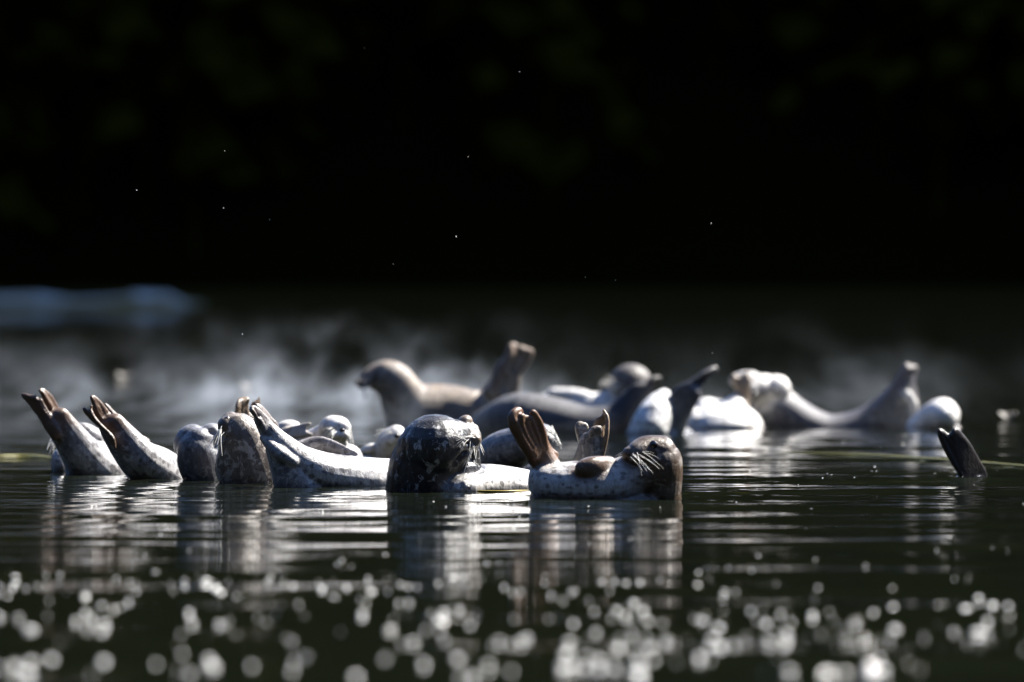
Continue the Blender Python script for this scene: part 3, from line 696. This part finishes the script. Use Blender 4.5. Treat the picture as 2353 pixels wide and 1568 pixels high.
s = Seal(40.8, .008)
s.tube([(1470, 1040, .1, 40, 50, .05), (1492, 988, .0, 46, 70, .0), (1508, 948, .16, 38, 52, .0), (1521, 920, .28, 22, 30, .05)])
s.tube([(1500, 1020, .1, 60, 70, .1), (1560, 1040, .5, 60, 60, .4)])
s.tube([(1545, 985, .12, 30, 34, .7), (1562, 935, .1, 33, 30, .85), (1588, 900, .08, 27, 20, .95)])
s.pad([(1535,914),(1545,899),(1560,886),(1578,877),(1600,864),(1615,853),(1630,845),(1643,841),(1651,846),(1648,856),(1632,868),(1618,884),(1603,902),(1588,918),(1572,932),(1562,945),(1552,980),(1530,990)], .08, 11, ax=.0008, curl=.03, tone=1.0, skin=.5)
s.build(coat('coat_white_dark_tail', (.80, .79, .77), (.03, .032, .042), (.05, .045, .045), (.7, .7, .7), .15, 22, .08, seed=9), 'bright white seal chest with a dark tail flipper slanting up to the right', 3)

s = Seal(42.6, .009)
s.tube([(1560, 1004, .0, 44, 80, .05), (1600, 988, .0, 60, 130, .0), (1660, 985, .0, 66, 140, .0), (1700, 986, .02, 54, 110, .0), (1716, 1000, .05, 36, 60, .1)])
s.tube([(1560, 1010, .0, 50, 60, .1), (1720, 1010, .0, 50, 60, .1)])
s.ball((1622, 938, -.02), 34, 50, 24, rot=12, tone=.05); s.ball((1580, 958, -.12), 26, 40, 26, tone=.1); s.ball((1686, 940, -.05), 30, 40, 30, rot=-15, tone=.1)
s.dent([(1600, 938, -.1), (1612, 955, -.22), (1606, 980, -.28)], 10, 9); s.dent([(1652, 925, -.1), (1662, 950, -.25)], 9, 7)
s.paint((1600, 972, -.2), 22, .55, amt=.6, hard=.1); s.paint((1680, 965, -.2), 26, .45, amt=.5, hard=.1)
s.tube([(1700, 930, .0, 22, 22, .5), (1708, 895, -.02, 17, 14, .5), (1716, 872, -.02, 13, 10, .5)], skin=.8)
s.flipper((1708, 905, -.02), (1700, 858, -.02), (1, 0, .2), 15, 20, 9, tone=.5)
s.build(C_white, 'bright white seal body lying low, tan flipper standing up at its right end', 3)

s = Seal(43.0, .009)
s.tube([(1722, 905, -.1, 20, 22, .35), (1738, 895, -.06, 32, 32, .3), (1760, 905, .0, 46, 44, .15), (1785, 940, .03, 54, 56, .9), (1840, 975, .05, 50, 62, 1.0), (1910, 992, .05, 40, 56, 1.0), (1985, 980, .05, 42, 50, 1.0), (2040, 945, .03, 42, 42, 1.0), (2070, 900, .0, 30, 28, 1.0), (2084, 870, .0, 20, 18, 1.0)], n=22)
s.tube([(1760, 1010, .1, 60, 70, .9), (1900, 1040, .1, 60, 70, .6), (2070, 1010, .1, 46, 50, .7)])
s.ball((1712, 872, .0), 38, 34, 20, rot=8, tone=.4)
s.ball((1726, 896, -.12), 18, 14, 16, tone=.5)
s.ball((1784, 895, -.02), 34, 40, 34, rot=-40, tone=.0)  # white crown: sunlight put into the coat tone
s.pad([(2000,942),(2030,908),(2050,880),(2066,853),(2075,839),(2084,832),(2092,838),(2104,838),(2110,848),(2104,862),(2102,880),(2108,905),(2112,935),(2108,970),(2090,990),(2030,990)], -.01, 16, ax=.0006, curl=.02, tone=.85, skin=.4)
s.tube([(2086, 910, -.08, 14, 14, .2), (2098, 930, -.08, 13, 14, .2), (2100, 960, -.08, 10, 12, .3)])  # pale strip painted as the tail's sunlit right edge
s.nose((1730, 908, -.17), 12, 6, 8); s.eye((1692, 880, -.12), 6)
s.paint((1778, 880, -.05), 44, .0, amt=.9, hard=.5); s.paint((1700, 880, -.1), 30, .8, amt=.8, hard=.3)  # first one paints the crown's sunlight white
s.whisk((1730, 905, -.15), (1712, 930, -.17), (1700, 915, -.15), 5, 4, 4, 1.4)
s.build(coat('coat_slate_lit_crown', (.76, .74, .70), (.05, .05, .064), (.12, .085, .07), (.30, .28, .27), .3, 18, .12, rough=.6, seed=10), 'long slate seal at back right with painted sunlit crown and raised tail fin', 3)

s = Seal(42.5, .009)
s.tube([(2120, 990, .1, 40, 50, .2), (2146, 958, .03, 34, 42, .12), (2168, 952, .0, 38, 40, .0), (2178, 952, -.03, 28, 30, .0)])
s.tube([(2130, 1020, .1, 60, 60, .2), (2180, 1020, .1, 50, 60, .1)])
s.ball((2168, 957, -.02), 37, 62, 37, tone=.0)
s.nose((2184, 946, -.13), 6, 5, 5)
s.build(C_white, 'round white seal head low in the water at the right end of the back row', 3)

# ---------------------------------------------------------------- small floating things
M_weed = plain('yellow_weed', (.30, .22, .03), .5)
M_reed = plain('olive_reed', (.16, .15, .03), .55)
M_leaf = plain('pale_leaf', (.055, .048, .038), .6)
def stem(name, pts, r, mat, label, cat):
    P = catmull(pts, 6); base = P.mean(0); base[2] = 0; P = P - base; vs, fs = [], []
    for i, p in enumerate(P):
        t = P[min(i + 1, len(P) - 1)] - P[max(i - 1, 0)]; t /= np.linalg.norm(t); u = np.cross(t, [0, 0, 1]); u /= np.linalg.norm(u)
        q = r * (1 - .7 * abs(2 * i / (len(P) - 1) - 1) ** 3)
        for k in range(6): vs.append(p + u * q * math.cos(k * 1.047) + np.array([0, 0, 1]) * q * .5 * math.sin(k * 1.047))
    for i in range(len(P) - 1):
        for k in range(6): fs.append((i * 6 + k, i * 6 + (k + 1) % 6, i * 6 + 6 + (k + 1) % 6, i * 6 + 6 + k))
    o = mesh_obj(name, vs, fs, mat); o.location = tuple(base); tag(o, label, cat); return o
def on_water(px, py): D = waterline(py); return np.array([(px - HALF) / S(D), D, .004])
stem('floating_reed', [on_water(-260, 1040), on_water(-60, 1050), on_water(60, 1050), on_water(118, 1054)], .016, M_reed, 'olive reed stem floating on the water at the left edge', 'reed')
stem('floating_reed', [on_water(1790, 1043), on_water(1960, 1047), on_water(2150, 1058), on_water(2420, 1078)], .014, M_reed, 'long olive reed stem floating behind the lone right flipper', 'reed')
stem('weed_blade', [on_water(1078, 1129), on_water(1110, 1131), on_water(1170, 1131), on_water(1214, 1129)], .007, M_weed, 'yellow blade of weed afloat below the white chest of the dark seal', 'weed')
def leaf(px, py, ln, label):
    c = on_water(px, py); vs, fs = [], []; K = 9
    for i in range(K):
        t = -1 + 2 * i / (K - 1); w_ = ln * .34 * (1 - t * t) ** .7 + .001
        for q in (-1, 0, 1): vs.append((t * ln / 2, q * w_, .012 + .03 * t * t + (.012 if q else 0)))
    for i in range(K - 1):
        for q in range(2): a = i * 3 + q; fs.append((a, a + 3, a + 4, a + 1))
    o = mesh_obj('floating_leaf', vs, fs, M_leaf); o.location = (c[0], c[1], .004); o.rotation_euler = (.5, 0, .2)
    m = o.modifiers.new('thick', 'SOLIDIFY'); m.thickness = .004
    tag(o, label, 'leaf', 'pale leaves floating in the mist')
leaf(285, 873, .12, 'pale dry leaf floating in the mist above the two left tails')
leaf(571, 898, .11, 'pale dry leaf floating above the upturned spotted head')
leaf(2312, 966, .10, 'pale leaf floating alone at the right edge behind the lone flipper')

# sun glints on the near water: added white flecks tilted to reflect the sun
half = (np.array(sun_dir) + np.array([0, -1, .04])); half /= np.linalg.norm(half)
kv, kf = [], []
def fleck(x, y, r, spread):
    nrm = half + rng.normal(0, spread, 3); nrm /= np.linalg.norm(nrm)
    u = np.cross(nrm, [0, 0, 1]); u /= np.linalg.norm(u); v = np.cross(nrm, u)
    if v[2] < 0: v = -v
    c = np.array([x, y, r * .62]); k = len(kv); m = 7; sx = rng.uniform(.9, 2.4)
    kv.append(c + nrm * r * .05); kv.append(c - nrm * r * .25)
    for i in range(m):
        a = 6.283 * i / m; q = r * rng.uniform(.8, 1.15); kv.append(c + u * q * sx * math.cos(a) + v * q * .8 * math.sin(a))
    for i in range(m):
        j = (i + 1) % m; kf.append((k, k + 2 + i, k + 2 + j)); kf.append((k + 1, k + 2 + j, k + 2 + i))
def flecks(cnt, y0, y1, r0, r1, x0=-80, x1=2430, spread=.33):
    for _ in range(cnt):
        py = rng.uniform(y0, y1); px = rng.uniform(x0, x1); p = on_water(px, py)
        fleck(p[0], p[1], rng.uniform(r0, r1) * (1.5 if rng.uniform() < .12 else 1), spread)
        if rng.uniform() < .25: fleck(p[0] + rng.normal(0, .025), p[1] + rng.normal(0, .1), rng.uniform(r0, r1), spread)
def rows(cnt, centre, sd, r0, r1, x0=-80, x1=2430, spread=.5):
    for _ in range(cnt):
        py = rng.normal(centre, sd); px = rng.uniform(x0, x1); p = on_water(px, min(max(py, 1180), 1600))
        fleck(p[0], p[1], rng.uniform(r0, r1) * (1.35 if rng.uniform() < .15 else 1), spread)
        if rng.uniform() < .18: fleck(p[0] + rng.normal(0, .03), p[1] + rng.normal(0, .06), rng.uniform(r0, r1), spread * .6)
rows(26, 1534, 18, .003, .0085)
rows(16, 1472, 14, .0025, .006, 1150, 2430)
rows(22, 1420, 18, .0025, .0065, -80, 2100)
rows(30, 1390, 32, .002, .005, -80, 1700)
rows(30, 1350, 14, .002, .0055, -80, 1500)
rows(26, 1325, 26, .0012, .003, 400, 2353)
rows(44, 1445, 42, .0015, .0035, 1400, 2400)
rows(36, 1450, 60, .0015, .003)
rows(30, 1352, 14, .003, .0065, -80, 1500, .05)
rows(48, 1420, 34, .003, .0075, -80, 2430, .05)
rows(26, 1480, 18, .003, .008, 900, 2430, .05)
rows(30, 1534, 16, .004, .0105, -80, 2430, .05)
rows(30, 1290, 26, .001, .0025, -80, 2430, .05)
flecks(30, 1060, 1130, .0012, .0028, 1640, 2300)
flecks(30, 1130, 1280, .001, .0028)
flecks(8, 960, 1060, .002, .004, 1700, 2353)
M_glint = plain('glint_white', (.82, .82, .79), .15, 1.0)
fk = mesh_obj('glint_flecks', kv, kf, M_glint); tag(fk, kind='stuff', label='white flecks added as sun glints on the near water')

# midges drifting above the lake
mv, mf = [], []
def midge_mesh():
    vs, fs = [], []
    for i, (z, r) in enumerate(((-.0035, .0006), (-.001, .0013), (.001, .0014), (.0025, .0012), (.0035, .0005))):
        for k in range(6): vs.append((r * math.cos(k * 1.047), z, r * math.sin(k * 1.047)))
    for i in range(4):
        for k in range(6): fs.append((i * 6 + k, i * 6 + (k + 1) % 6, i * 6 + 6 + (k + 1) % 6, i * 6 + 6 + k))
    for sgn in (-1, 1):
        k = len(vs); vs += [(0, .001, .001), (sgn * .004, .0025, .0025), (sgn * .0055, .0005, .003), (sgn * .003, -.001, .0018)]; fs.append((k, k + 1, k + 2, k + 3))
    me_ = bpy.data.meshes.new('midge'); me_.from_pydata(vs, [], fs); me_.materials.append(plain('midge_wing', (.7, .68, .62), .3)); return me_
mm = midge_mesh()
for px, py in ((516, 347), (837, 111), (1076, 361), (1194, 165), (314, 437), (514, 479), (619, 505), (1048, 544), (904, 607), (1345, 637), (1414, 644), (1634, 514), (557, 768), (1637, 812)):
    D = FOCUS + rng.uniform(-1.5, 2.0); p = W(px, py, D)
    o = bpy.data.objects.new('midge', mm); COL.objects.link(o); o.location = tuple(p); o.rotation_euler = tuple(rng.uniform(0, 6, 3)); o.scale = (.6,) * 3
    tag(o, 'tiny pale midge hovering above the lake', 'insect', 'midges in the air above the lake')

# ---------------------------------------------------------------- mist lying on the water round the back row
MX, MY0, MY1, MZ = 11.0, 33.0, 56.0, .64
mc = (0, (MY0 + MY1) / 2, MZ / 2 + .03)
hx_, hy_, hz_ = MX, (MY1 - MY0) / 2, MZ / 2
bv = [(sx * hx_, sy * hy_, sz * hz_) for sx in (-1, 1) for sy in (-1, 1) for sz in (-1, 1)]
bf = [(0, 1, 3, 2), (4, 6, 7, 5), (0, 4, 5, 1), (2, 3, 7, 6), (0, 2, 6, 4), (1, 5, 7, 3)]
n = NT('mist_air'); n.t.nodes.remove(n.b)
pv = n.n('ShaderNodeVolumePrincipled'); pv.inputs['Color'].default_value = (.80, .88, 1, 1); pv.inputs['Anisotropy'].default_value = .35
co = n.coord(); sep = n.n('ShaderNodeSeparateXYZ'); n.l(co, sep.inputs[0])
big = n.noise(n.mapping(co, scale=(.75, .07, .9)), 1.0, 2, .5)
wis = n.noise(n.mapping(co, scale=(2.4, .10, 2.0), rot=(0, .45, 0)), 1.7, 5, .55, .35)
z01 = n.math('ADD', sep.outputs[2], hz_)
zw = n.math('SUBTRACT', z01, n.math('MULTIPLY', n.math('SUBTRACT', wis, .5), .55))       # ragged top
hf_ = n.math('POWER', 2.718, n.math('MULTIPLY', n.math('MAXIMUM', zw, 0.0), -6.6))
topf = n.ramp(n.math('MULTIPLY', z01, -1), -MZ, -MZ * .6)
d = n.math('MULTIPLY', n.ramp(big, .34, .66), n.math('ADD', n.math('MULTIPLY', n.ramp(wis, .42, .68), 1.9), .03))
d = n.math('MULTIPLY', n.math('MULTIPLY', d, hf_), topf)
d = n.math('MULTIPLY', d, n.math('ADD', n.math('MULTIPLY', n.ramp(sep.outputs[1], -hy_ + 6, -hy_ + 14), .94), n.math('MULTIPLY', n.ramp(sep.outputs[1], -hy_, -hy_ + 3), .06)))
d = n.math('MULTIPLY', d, n.ramp(n.math('MULTIPLY', sep.outputs[1], -1), -hy_, -hy_ + 9))
xf = n.math('ADD', n.math('MULTIPLY', n.ramp(n.math('MULTIPLY', sep.outputs[0], -1), -1.1, .5), .78), .22)
d = n.math('MULTIPLY', d, n.math('ADD', n.math('MULTIPLY', n.ramp(sep.outputs[0], -4.2, -1.4), .55), .45))
d = n.math('MULTIPLY', n.math('MULTIPLY', d, xf), .064)
n.l(d, pv.inputs['Density']); n.l(pv.outputs[0], n.out.inputs['Volume'])
mi = mesh_obj('mist', bv, bf, n.m, smooth=False); mi.location = mc; tag(mi, kind='stuff', label='thin white morning mist lying on the water')
